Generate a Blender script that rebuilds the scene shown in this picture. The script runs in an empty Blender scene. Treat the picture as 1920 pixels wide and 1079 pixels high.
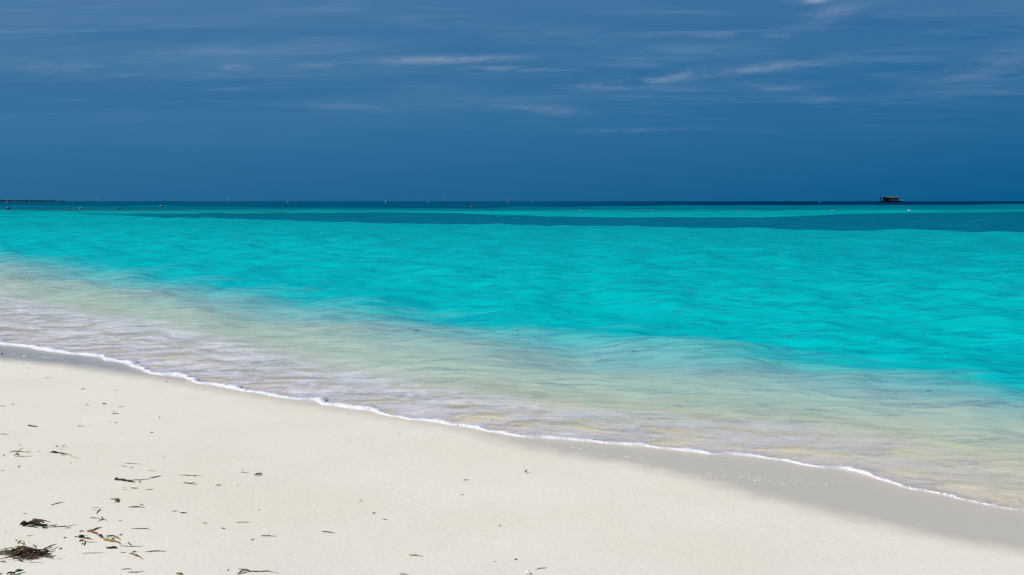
import bpy, bmesh, math, random
import numpy as np
from mathutils import Vector
R = math.radians
random.seed(7); rng = np.random.default_rng(11)
S = bpy.context.scene
COL = S.collection

# ------------------------------------------------------------------ camera, sky, sun, exposure
CAM_Z, PITCH, FPX = 1.85, R(4.97), 1867.0
cam_d = bpy.data.cameras.new('camera'); cam_d.lens = 35.0; cam_d.sensor_width = 36.0
cam_d.clip_start = 0.05; cam_d.clip_end = 30000
cam = bpy.data.objects.new('camera', cam_d); COL.objects.link(cam)
cam.location = (0, 0, CAM_Z); cam.rotation_euler = (math.pi/2 - PITCH, 0, 0)
S.camera = cam
S.view_settings.view_transform = 'Standard'; S.view_settings.look = 'None'
S.view_settings.exposure = 0.0; S.view_settings.gamma = 1.0; S.view_settings.use_curve_mapping = False
S.cycles.max_bounces = 8; S.cycles.transparent_max_bounces = 16
S.cycles.sample_clamp_indirect = 4.0; S.cycles.use_denoising = True; S.cycles.filter_width = 1.3

SUN_EL, SUN_ROT = R(48), R(-97)          # sun stands high over the left
sun_d = bpy.data.lights.new('sun', 'SUN'); sun_d.energy = 4.5; sun_d.angle = R(0.55); sun_d.color = (1.0, 0.955, 0.89)
sun = bpy.data.objects.new('sun', sun_d); COL.objects.link(sun)
sdir = Vector((math.sin(SUN_ROT)*math.cos(SUN_EL), math.cos(SUN_ROT)*math.cos(SUN_EL), math.sin(SUN_EL)))
sun.rotation_euler = sdir.to_track_quat('Z', 'Y').to_euler(); sun.location = (0, 0, 50)


class NT:
    """small helper for building node trees"""
    def __init__(s, tree): s.t = tree; s.n = tree.nodes; s.l = tree.links
    def new(s, typ, **kw):
        n = s.n.new(typ)
        for k, v in kw.items(): setattr(n, k, v)
        return n
    def put(s, sock, v):
        if isinstance(v, bpy.types.NodeSocket): s.l.new(v, sock)
        elif v is not None:
            if isinstance(v, (tuple, list)) and len(v) == 3 and sock.type == 'RGBA': v = (*v, 1)
            sock.default_value = v
    def math(s, op, a, b=None, c=None, clamp=False):
        n = s.new('ShaderNodeMath', operation=op, use_clamp=clamp)
        s.put(n.inputs[0], a)
        if b is not None: s.put(n.inputs[1], b)
        if c is not None: s.put(n.inputs[2], c)
        return n.outputs[0]
    def mix(s, f, a, b, blend='MIX'):
        n = s.new('ShaderNodeMix', data_type='RGBA', blend_type=blend)
        s.put(n.inputs[0], f); s.put(n.inputs[6], a); s.put(n.inputs[7], b)
        return n.outputs[2]
    def ss(s, x, a, b, lo=0.0, hi=1.0):
        n = s.new('ShaderNodeMapRange', interpolation_type='SMOOTHSTEP')
        s.put(n.inputs[0], x)
        for i, v in zip((1, 2, 3, 4), (a, b, lo, hi)): s.put(n.inputs[i], v)
        return n.outputs[0]
    def lin(s, x, a, b, lo=0.0, hi=1.0):
        n = s.new('ShaderNodeMapRange')
        s.put(n.inputs[0], x)
        for i, v in zip((1, 2, 3, 4), (a, b, lo, hi)): s.put(n.inputs[i], v)
        return n.outputs[0]
    def noise(s, vec, scale, detail=2.0, rough=0.5, dist=0.0):
        n = s.new('ShaderNodeTexNoise')
        s.put(n.inputs['Vector'], vec); n.inputs['Scale'].default_value = scale
        n.inputs['Detail'].default_value = detail; n.inputs['Roughness'].default_value = rough
        n.inputs['Distortion'].default_value = dist
        return n.outputs['Fac']
    def scale(s, vec, sc, rot=0.0):
        n = s.new('ShaderNodeMapping'); s.put(n.inputs[0], vec)
        n.inputs['Scale'].default_value = sc; n.inputs['Rotation'].default_value = (0, 0, rot)
        return n.outputs[0]
    def ramp(s, x, stops):
        n = s.new('ShaderNodeValToRGB'); s.put(n.inputs[0], x)
        e = n.color_ramp.elements
        while len(e) < len(stops): e.new(0.5)
        for el, (p, c) in zip(e, stops):
            el.position = p; el.color = (*c, 1) if len(c) == 3 else c
        return n.outputs[0]
    def attr(s, name):
        n = s.new('ShaderNodeAttribute'); n.attribute_name = name
        return n.outputs['Fac']
    def bump(s, h, dist, strength=1.0, normal=None):
        n = s.new('ShaderNodeBump'); s.put(n.inputs['Height'], h)
        n.inputs['Distance'].default_value = dist; n.inputs['Strength'].default_value = strength
        if normal is not None: s.l.new(normal, n.inputs['Normal'])
        return n.outputs[0]


def pix_dir(px, py):
    """direction in which a photo pixel looks"""
    x = (np.asarray(px, float) - 960)/FPX; y = (539.5 - np.asarray(py, float))/FPX
    c, s = math.cos(PITCH), math.sin(PITCH)
    return np.stack([x, c + y*s, -s + y*c], -1)


world = bpy.data.worlds.new('World'); S.world = world; world.use_nodes = True
def build_sky():
    t = NT(world.node_tree); t.n.clear()
    out = t.new('ShaderNodeOutputWorld')
    sky = t.new('ShaderNodeTexSky', sky_type='NISHITA', sun_disc=False)
    sky.sun_elevation = SUN_EL; sky.sun_rotation = SUN_ROT % (2*math.pi)
    sky.air_density = 1.0; sky.dust_density = 0.6; sky.ozone_density = 2.0
    b_sky = t.new('ShaderNodeBackground'); t.l.new(sky.outputs[0], b_sky.inputs[0]); b_sky.inputs[1].default_value = 0.10
    co = t.new('ShaderNodeTexCoord').outputs['Generated']
    sp = t.new('ShaderNodeSeparateXYZ'); t.l.new(co, sp.inputs[0])
    x, y, z = sp.outputs
    az = t.math('ARCTAN2', x, y)
    # the rain-dark bank of cloud over the sea, slate blue, deeper towards the right and the horizon
    left = t.ramp(z, [(0.0, (.022, .138, .292)), (.07, (.040, .165, .335)), (.13, (.048, .172, .345)), (.19, (.068, .188, .368)), (.40, (.17, .31, .52))])
    right = t.ramp(z, [(0.0, (.002, .102, .262)), (.07, (.016, .132, .306)), (.13, (.026, .144, .322)), (.19, (.036, .148, .332)), (.40, (.15, .29, .52))])
    base = t.mix(t.lin(az, -.48, .50), left, right)
    # a cloud sheet seen in perspective: coordinates on a level layer
    zz = t.math('ADD', t.math('MAXIMUM', z, 0.0), .055)
    cv = t.new('ShaderNodeCombineXYZ')
    t.put(cv.inputs[0], t.math('DIVIDE', x, zz)); t.put(cv.inputs[1], t.math('DIVIDE', y, zz))
    p = cv.outputs[0]
    n1 = t.noise(t.scale(p, (.35, .9, 1), R(-8)), 1.0, 6, .55, .6)
    n2 = t.noise(t.scale(p, (.9, 3.2, 1), R(7)), 1.3, 8, .62, .8)
    veil = t.math('MULTIPLY', t.ss(n1, .40, .70), t.ss(z, .03, .14))
    base = t.mix(t.math('MULTIPLY', veil, .20), base, (.19, .33, .49))
    fine = t.math('MULTIPLY', t.ss(n2, .50, .74), t.ss(z, .045, .12))
    base = t.mix(t.math('MULTIPLY', fine, .15), base, (.30, .42, .60))
    dk = t.math('MULTIPLY', t.ss(n1, .52, .30), t.ss(z, .05, .11))
    base = t.mix(t.math('MULTIPLY', dk, .14), base, (.030, .125, .31))
    # bright torn wisps of cirrus
    az2, el2 = az, t.math('ARCSINE', z)
    ae = t.new('ShaderNodeCombineXYZ'); t.put(ae.inputs[0], az); t.put(ae.inputs[1], t.math('SUBTRACT', t.math('MULTIPLY', t.math('ARCSINE', z), 5.2), t.math('MULTIPLY', az, .35)))
    n3 = t.math('ADD', t.math('MULTIPLY', t.noise(ae.outputs[0], 13.0, 9, .68, .9), .7), t.math('MULTIPLY', t.noise(ae.outputs[0], 55.0, 6, .7, .6), .3))
    tot = None
    for (px, py, w, h, tilt, k) in ((835, 112, 130, 7, .03, 1.0), (935, 128, 85, 5, -.02, .7), (600, 122, 40, 5, .05, .8), (437, 127, 22, 6, 0, 1.0),
                                    (250, 119, 32, 4, -.1, .55), (1225, 150, 110, 10, .10, .95), (1430, 128, 100, 8, .10, .7),
                                    (1555, 28, 55, 12, .15, .7), (1530, 0, 18, 5, 0, 1.8), (1345, 65, 70, 7, .02, .42), (1455, 66, 26, 4, -.05, .55),
                                    (1010, 205, 80, 9, -.08, .42), (1190, 245, 130, 3, .015, .32), (700, 200, 150, 6, .02, .28),
                                    (1545, 186, 34, 5, -.05, .38), (1450, 165, 60, 8, -.1, .35), (1850, 130, 110, 22, .2, .36), (1770, 178, 120, 9, -.03, .25),
                                    (120, 130, 160, 14, -.05, .25), (320, 95, 160, 14, .03, .22), (1000, 65, 160, 14, .04, .2)):
        d = pix_dir(px, py); d = d/np.linalg.norm(d)
        a0, e0 = math.atan2(d[0], d[1]), math.asin(d[2])
        da = t.math('SUBTRACT', az2, a0)
        de = t.math('SUBTRACT', t.math('SUBTRACT', el2, e0), t.math('MULTIPLY', da, tilt))
        q = t.math('ADD', t.math('POWER', t.math('MULTIPLY', da, FPX/w), 2.0), t.math('POWER', t.math('MULTIPLY', de, FPX/h), 2.0))
        g = t.math('MULTIPLY', t.math('EXPONENT', t.math('MULTIPLY', q, -1.0)), k)
        tot = g if tot is None else t.math('MAXIMUM', tot, g)
    wisp = t.math('MULTIPLY', tot, t.ss(n3, .38, .60), clamp=True)
    base = t.mix(t.math('MULTIPLY', wisp, .38), base, (.42, .50, .64))
    b_bank = t.new('ShaderNodeBackground'); t.l.new(base, b_bank.inputs[0]); b_bank.inputs[1].default_value = 1.0
    mx = t.new('ShaderNodeMixShader')
    t.put(mx.inputs[0], t.ss(z, .26, .52)); t.l.new(b_bank.outputs[0], mx.inputs[1]); t.l.new(b_sky.outputs[0], mx.inputs[2])
    t.l.new(mx.outputs[0], out.inputs[0])
build_sky()

# ------------------------------------------------------------------ the lie of the land: shore coordinates
# t runs along the shore (towards the right and the viewer), s runs out to sea
NS = np.array([.587, .8096]); NT_ = np.array([.8096, -.587])
SLOPE = 0.05
def to_st(X, Y): return X*NS[0] + Y*NS[1], X*NT_[0] + Y*NT_[1]
def to_xy(s, t): return s*NS[0] + t*NT_[0], s*NS[1] + t*NT_[1]
def ground(px, py, h=0.0):
    d = pix_dir(px, py); k = (h - CAM_Z)/d[..., 2]
    return d[..., 0]*k, d[..., 1]*k
def st_curve(pts, extra_l=None):
    a = np.array(pts, float); X, Y = ground(a[:, 0], a[:, 1]); s, t = to_st(X, Y)
    o = np.argsort(t)
    return t[o], s[o]

SHORE = [(0,646),(50,651),(97,660),(192,670),(197,675),(235,681),(270,696),(280,701),(345,707.5),(370,719),(425,727),(475,737),(542,747.5),(593,752),(598,758),
         (630,762),(695,771),(730,780),(767,787),(830,794),(880,801),(917,810),(960,817),(1010,821),(1070,825),(1120,830),(1160,832),(1210,838),(1272,845),
         (1335,851),(1385,853),(1435,859),(1477,865),(1515,873),(1590,881),(1620,888),(1652,900),(1702,915),(1765,926),(1790,936),(1827,941),(1865,950),(1915,957)]
T_SH, S_SH = st_curve(SHORE)
# the shore goes on beyond both sides of the picture
_tl = T_SH[0] - np.array([60, 40, 25, 14, 8, 4, 1.5]); _sl = S_SH[0] + np.array([.8, 1.0, .7, .5, .35, .3, .1])
_tr = T_SH[-1] + np.array([.6, 1.5, 3, 6, 12, 30, 60]); _sr = S_SH[-1] + np.array([.03, .10, .05, .3, .1, .5, .2])
T_SH = np.concatenate([_tl, T_SH, _tr]); S_SH = np.concatenate([_sl, S_SH, _sr])
def smooth_interp(x, xp, fp, w):
    g = np.arange(xp[0], xp[-1], w/4); f = np.interp(g, xp, fp)
    k = np.hanning(9); k /= k.sum(); f = np.convolve(np.pad(f, 4, mode='edge'), k, mode='valid')
    return np.interp(x, g, f)
_wob = lambda t: .012*np.sin(t*9.1+1) + .009*np.sin(t*17.3+.3) + .006*np.sin(t*31.7)
def shore(t): return smooth_interp(t, T_SH, S_SH, .09) + _wob(t)
def shore_soft(t): return smooth_interp(t, T_SH, S_SH, .40)

WET_L = st_curve([(-200,672),(0,681),(120,691),(250,706),(330,716),(420,733)])
WET_R = st_curve([(850,805),(880,812),(960,841),(1040,858),(1110,870),(1200,884),(1300,912),(1380,935),(1440,955),(1560,982),(1700,1014),(1810,1037),(1925,1056),(2200,1090)])
T_WET = np.concatenate([[WET_L[0][0]-60, WET_L[0][0]-5], WET_L[0], WET_R[0], [WET_R[0][-1]+4, WET_R[0][-1]+60]])
S_WET = np.concatenate([[WET_L[1][0], WET_L[1][0]], WET_L[1], WET_R[1], [WET_R[1][-1]-.3, WET_R[1][-1]-.3]])
def wet_edge(t): return smooth_interp(t, T_WET, S_WET, .25)

def contour(pts):
    a = np.array(pts, float); X, Y = ground(a[:, 0], a[:, 1]); s, t = to_st(X, Y); q = s - shore(t)
    o = np.argsort(t); return t[o], q[o]
C_FOAM = contour([(-150,520),(0,545),(160,575),(330,605),(480,640),(700,690),(860,725),(960,745),(1130,765),(1300,780),(1450,785),(1600,805),(1750,835),(1900,865),(2100,900)])
C_SAND = contour([(-150,505),(0,542),(300,594),(480,628),(640,668),(800,698),(960,720),(1280,746),(1600,778),(1920,820),(2200,860)])
C_TEAL = contour([(-150,455),(0,472),(240,508),(480,548),(700,580),(960,612),(1280,652),(1600,688),(1920,734),(2200,770)])
def cq(c, t): return np.interp(t, c[0], c[1])

def sand_z(s, t):
    """height of sand and seabed"""
    q = s - shore_soft(t)
    up = np.minimum(-q, 0.0)
    land = np.maximum(-q, 0.0)
    z = SLOPE*(land - 0.03*np.maximum(land-7, 0)**2*(land < 15) - (land >= 15)*(.03*64 + .48*(land-15)))*1.0
    z = np.where(land > 15, SLOPE*(15 - .03*64) + .004*(land-15), z)
    d = np.maximum(q, 0.0)
    sea = -SLOPE*np.minimum(d, 22) - .012*np.clip(d-22, 0, 150)
    und = (.012*np.sin(s*.9+t*.35+1.2) + .010*np.sin(s*.5-t*.8) + .006*np.sin(s*2.1+t*1.3+.5))*np.clip((land-1.2)/3, 0, 1)
    return np.where(q > 0, sea, z) + und
def sand_hit(px, py):
    d = pix_dir(px, py); h = 0.1
    for _ in range(25):
        k = (h - CAM_Z)/d[2]; s, t = to_st(d[0]*k, d[1]*k); h = float(sand_z(np.array([s]), np.array([t]))[0])
    return d[0]*k, d[1]*k, h

# ------------------------------------------------------------------ mesh helpers
def new_mat(name):
    m = bpy.data.materials.new(name); m.use_nodes = True; t = NT(m.node_tree); t.n.clear()
    out = t.new('ShaderNodeOutputMaterial'); return m, t, out
def grid_object(name, X, Y, Z, attrs, mat, flip=False):
    nr, nc = X.shape
    me = bpy.data.meshes.new(name)
    co = np.stack([X, Y, Z], -1).reshape(-1, 3).astype(np.float32)
    i = np.arange(nr*nc, dtype=np.int32).reshape(nr, nc)
    f = np.stack([i[:-1, :-1], i[:-1, 1:], i[1:, 1:], i[1:, :-1]], -1).reshape(-1, 4)
    if flip: f = f[:, ::-1]
    nf = len(f)
    me.vertices.add(len(co)); me.vertices.foreach_set('co', co.ravel())
    me.loops.add(nf*4); me.loops.foreach_set('vertex_index', np.ascontiguousarray(f, dtype=np.int32).ravel())
    me.polygons.add(nf)
    me.polygons.foreach_set('loop_start', np.arange(0, nf*4, 4, dtype=np.int32))
    me.polygons.foreach_set('loop_total', np.full(nf, 4, dtype=np.int32))
    me.polygons.foreach_set('use_smooth', np.ones(nf, dtype=bool))
    me.update(calc_edges=True)
    for k, v in attrs.items():
        a = me.attributes.new(k, 'FLOAT', 'POINT'); a.data.foreach_set('value', np.ascontiguousarray(v, dtype=np.float32).ravel())
    me.materials.append(mat)
    o = bpy.data.objects.new(name, me); COL.objects.link(o)
    return o
def sstep(x, a, b):
    u = np.clip((x-a)/(b-a), 0, 1); return u*u*(3-2*u)
def vnoise(x, y, seed):
    """smooth value noise"""
    r = np.random.default_rng(seed); T = r.random((256, 256))
    xi, yi = np.floor(x).astype(int), np.floor(y).astype(int); fx, fy = x-xi, y-yi
    fx, fy = fx*fx*(3-2*fx), fy*fy*(3-2*fy)
    g = lambda a, b: T[a & 255, b & 255]
    return (g(xi, yi)*(1-fx) + g(xi+1, yi)*fx)*(1-fy) + (g(xi, yi+1)*(1-fx) + g(xi+1, yi+1)*fx)*fy

# ------------------------------------------------------------------ sand and seabed
def sand_material():
    m, t, out = new_mat('coral_sand')
    pos = t.new('ShaderNodeNewGeometry').outputs['Position']
    wet0 = t.attr('wet'); edge = t.attr('rim')
    wn = t.noise(pos, 6.0, 4, .6)
    wet = t.ss(t.math('ADD', wet0, t.math('MULTIPLY', t.math('SUBTRACT', wn, .5), .55)), .02, .98)
    big = t.noise(pos, .8, 3, .55); mid = t.noise(pos, 9.0, 4, .6); grain = t.noise(pos, 330.0, 2, .7); speck = t.noise(pos, 120.0, 2, .6); fleck = t.noise(pos, 75.0, 3, .75); dim = t.noise(pos, 34.0, 3, .6)
    c = t.mix(t.ss(big, .35, .65), (.662, .624, .522), (.682, .652, .560))
    c = t.mix(t.math('MULTIPLY', t.ss(mid, .45, .75), .35), c, (.665, .605, .515))
    c = t.mix(t.math('MULTIPLY', t.ss(fleck, .50, .30), .32), c, (.50, .46, .39))
    c = t.mix(t.math('MULTIPLY', t.ss(fleck, .54, .72), .40), c, (.80, .78, .73))
    c = t.mix(t.math('MULTIPLY', t.ss(grain, .48, .30), .30), c, (.46, .41, .34))
    c = t.mix(t.math('MULTIPLY', t.ss(grain, .56, .72), .40), c, (.80, .78, .74))
    c = t.mix(t.math('MULTIPLY', t.ss(speck, .66, .72), .45), c, (.44, .33, .24))
    c = t.mix(t.math('MULTIPLY', t.ss(speck, .33, .28), .5), c, (.84, .83, .81))
    soak = t.attr('soak')
    wc = t.mix(soak, (.510, .460, .372), (.300, .298, .282))
    wc = t.mix(t.math('MULTIPLY', t.ss(mid, .4, .7), .12), wc, (.5, .46, .4))
    c = t.mix(wet, c, wc)
    c = t.mix(t.attr('bed'), c, t.mix(t.ss(mid, .35, .65), (.765, .655, .475), (.725, .655, .535)))
    c = t.mix(t.math('MULTIPLY', edge, .85), c, (.66, .565, .445))
    b = t.new('ShaderNodeBsdfPrincipled')
    t.put(b.inputs['Base Color'], c)
    t.put(b.inputs['Roughness'], t.mix(wet, (.95,)*3, (.32,)*3))
    t.put(b.inputs['Specular IOR Level'], t.lin(wet, 0, 1, .08, .5))
    hg = t.math('ADD', t.math('MULTIPLY', grain, t.lin(wet, 0, 1, 1.0, .25)), t.math('MULTIPLY', mid, t.lin(wet, 0, 1, 1.6, .4)))
    hg = t.math('ADD', hg, t.math('MULTIPLY', dim, t.lin(wet, 0, 1, 1.3, .2)))
    n = t.bump(hg, .0016, .9)
    t.put(b.inputs['Normal'], n)
    t.l.new(b.outputs[0], out.inputs[0]); return m

def fan(q, base, kl, kr, nc, pw):
    u = np.linspace(-1, 1, nc); w = np.sign(u)*np.abs(u)**pw
    qq = np.abs(q)[:, None]
    tt = np.where(w < 0, w*(base + kl*qq), w*(base + kr*qq))
    return tt
def build_sand():
    q = np.concatenate([-np.geomspace(400, 8.3, 40), np.arange(-8.2, 3.0, .03), 3 + np.cumsum(.03*1.03**np.arange(245))])
    q = q[q < 6000]
    tt = fan(q, 70, 2.6, 1.2, 760, 1.75)
    ss = q[:, None] + shore_soft(tt)
    fade = sstep(q, 20, 60)[:, None]
    ss = ss*(1-fade) + (q[:, None] + 6.4)*fade
    X, Y = to_xy(ss, tt); Z = sand_z(ss, tt)
    near = np.abs(tt) < 40
    we = wet_edge(tt)
    wid = np.interp(tt, [-14, -6, 0, 4], [.34, .28, .18, .20])
    wet = np.clip((ss - we)/wid*.5 + .5, 0, 1)
    sh = shore(tt)
    rim = np.maximum(np.exp(-((ss - sh + .012)/.028)**2), .28*np.exp(-((ss - sh)/.28)**2))
    wet = np.where(ss > sh - .02, 1.0, wet)
    o = grid_object('sand', X, Y, Z, {'wet': wet, 'rim': rim, 'bed': sstep(ss - sh, -.05, .25), 'soak': sstep(-tt, 4.5, 8.5)}, sand_material(), flip=False)
    o['kind'] = 'structure'
build_sand()

# ------------------------------------------------------------------ the sea
def water_material():
    m, t, out = new_mat('lagoon_water')
    pos = t.new('ShaderNodeNewGeometry').outputs['Position']
    D = t.attr('depth'); F = t.attr('foam'); G = t.attr('grass'); DEEP = t.attr('deep'); REEF = t.attr('reef'); TH = t.attr('thin'); FAR = t.attr('far')
    sh = t.new('ShaderNodeAttribute'); sh.attribute_name = 'shoreco'; st = sh.outputs['Vector']
    pa = t.scale(pos, (1, 1, 0))
    # ripples
    d1 = t.noise(t.scale(pa, (1, 1.5, 1), R(20)), 1.9, 1, .5, .4)
    d2 = t.noise(t.scale(pa, (1, 1.6, 1), R(-15)), 7.5, 3, .6, .5)
    d3 = t.noise(pa, 26.0, 2, .6, .3)
    dl = t.noise(t.scale(pa, (1, 1.8, 1), R(10)), .5, 2, .5, .3)
    soft = t.lin(D, .04, .4, .60, 1.0)
    rdg = lambda x: t.math('SUBTRACT', 1.0, t.math('ABSOLUTE', t.math('MULTIPLY_ADD', x, 4.0, -2.0)))
    r1 = rdg(t.noise(t.scale(pa, (.8, 1.7, 1), R(12)), 1.0, 1, .5, .5)); r2 = rdg(t.noise(t.scale(pa, (.9, 1.6, 1), R(-24)), 2.4, 0, .5, .4))
    d1 = t.math('ADD', d1, t.math('ADD', t.math('MULTIPLY', r1, .55), t.math('MULTIPLY', r2, .12)))
    h = t.math('ADD', t.math('ADD', t.math('MULTIPLY', d1, 1.0), t.math('MULTIPLY', d2, t.lin(D, .2, .8, .34, .06))), t.math('ADD', t.math('MULTIPLY', d3, t.lin(D, .1, .6, .07, .010)), t.math('MULTIPLY', dl, 4.2)))
    n = t.bump(t.math('MULTIPLY', h, soft), .085, 1.0)
    # colour of the water column
    nv = t.noise(t.scale(pa, (.5, 1.3, 1), R(30)), .55, 4, .6, .5)
    Dn = t.math('ADD', D, t.math('MULTIPLY', t.math('SUBTRACT', nv, .5), t.lin(D, .0, .4, .02, .16)))
    body = t.ramp(Dn, [(0.0, (.66, .60, .47)), (.12, (.66, .67, .57)), (.33, (.54, .655, .57)), (.50, (.20, .450, .445)), (.66, (.0, .398, .412)), (.80, (.0, .368, .372)), (1.0, (.0, .278, .296))])
    alpha = t.ramp(Dn, [(0.0, (.02,)*3), (.15, (.22,)*3), (.33, (.55,)*3), (.55, (.88,)*3), (.72, (1,)*3)])
    ge = t.noise(t.scale(pa, (.25, .5, 1)), .5, 5, .65)
    Gn = t.ss(t.math('ADD', G, t.math('MULTIPLY', t.math('SUBTRACT', ge, .5), .55)), .38, .62)
    gcol = t.mix(t.ss(t.noise(t.scale(pa, (.2, .9, 1)), .5, 5, .7), .35, .7), (.0, .080, .138), (.0, .128, .188))
    body = t.mix(t.math('MULTIPLY', Gn, .93), body, gcol)
    stk = t.noise(t.scale(pa, (.035, .085, 1), R(-6)), 1.0, 6, .66, .6)
    body = t.mix(t.math('MULTIPLY', t.math('MULTIPLY', t.ss(stk, .46, .62), FAR), .42), body, (.0, .10, .16))
    body = t.mix(REEF, body, (.012, .125, .140))
    body = t.mix(t.math('MINIMUM', DEEP, 1.0), body, t.mix(t.math('SUBTRACT', DEEP, .97, clamp=True), (.0, .058, .122), (.0, .020, .068)))
    tint = t.ramp(Dn, [(0.0, (1, .985, .95)), (.2, (.90, .96, .90)), (.5, (.55, .92, .88)), (.8, (.2, .8, .8))])
    tr = t.new('ShaderNodeBsdfTransparent'); t.put(tr.inputs[0], tint)
    df = t.new('ShaderNodeBsdfDiffuse'); t.put(df.inputs[0], body)
    nd = t.bump(t.math('MULTIPLY', h, soft), .03, 1.0); t.put(df.inputs['Normal'], nd)
    mx = t.new('ShaderNodeMixShader'); t.put(mx.inputs[0], alpha); t.l.new(tr.outputs[0], mx.inputs[1]); t.l.new(df.outputs[0], mx.inputs[2])
    # surface reflection, thinned by the polarised light of the low bank
    fr = t.new('ShaderNodeFresnel'); fr.inputs[0].default_value = 1.33; t.put(fr.inputs['Normal'], n)
    gl = t.new('ShaderNodeBsdfGlossy'); t.put(gl.inputs['Roughness'], t.lin(FAR, 0, 1, .06, .25)); t.put(gl.inputs['Normal'], n); t.put(gl.inputs[0], t.mix(t.ss(D, .25, .7), (.92, .90, .92), (.25, .85, 1)))
    mg = t.new('ShaderNodeMixShader'); t.put(mg.inputs[0], t.math('MULTIPLY', t.ss(fr.outputs[0], .06, .74), t.math('MULTIPLY', t.lin(D, .08, .55, .40, .46), t.lin(FAR, 0, 1, 1.0, .09)))); t.l.new(mx.outputs[0], mg.inputs[1]); t.l.new(gl.outputs[0], mg.inputs[2])
    # thin lace of foam left by the last waves
    warp = t.new('ShaderNodeTexNoise'); t.put(warp.inputs['Vector'], pa); warp.inputs['Scale'].default_value = 1.6; warp.inputs['Detail'].default_value = 2
    wv = t.new('ShaderNodeVectorMath', operation='MULTIPLY_ADD'); t.put(wv.inputs[0], warp.outputs['Color']); wv.inputs[1].default_value = (.5, .5, 0); t.put(wv.inputs[2], pa)
    fp = t.scale(wv.outputs[0], (.75, 1.35, 1), R(14))
    f1 = t.noise(fp, 2.3, 6, .62, .6); f2 = t.noise(fp, 9.0, 5, .65, .5)
    fsum = t.math('ADD', t.math('MULTIPLY', f1, .66), t.math('MULTIPLY', f2, .34))
    f3 = t.noise(t.scale(wv.outputs[0], (.8, 1.5, 1), R(5)), 24.0, 4, .65, .3)
    fsum = t.math('ADD', t.math('MULTIPLY', fsum, .8), t.math('MULTIPLY', f3, .2))
    film = t.math('MULTIPLY', t.ss(fsum, .42, .54), t.math('MULTIPLY', F, .60))
    thick = t.math('MULTIPLY', t.ss(t.math('ADD', fsum, t.math('MULTIPLY', F, .12)), .61, .74), t.ss(F, .15, .6))
    ft = t.math('MAXIMUM', film, t.math('MULTIPLY', thick, .78), clamp=True)
    fd = t.new('ShaderNodeBsdfDiffuse'); t.put(fd.inputs[0], t.mix(thick, (.49, .505, .62), (.70, .715, .77)))
    t.put(fd.inputs['Normal'], t.bump(fsum, .05, .7))
    mf = t.new('ShaderNodeMixShader'); t.put(mf.inputs[0], ft); t.l.new(mg.outputs[0], mf.inputs[1]); t.l.new(fd.outputs[0], mf.inputs[2])
    t.l.new(mf.outputs[0], out.inputs[0]); return m

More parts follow.
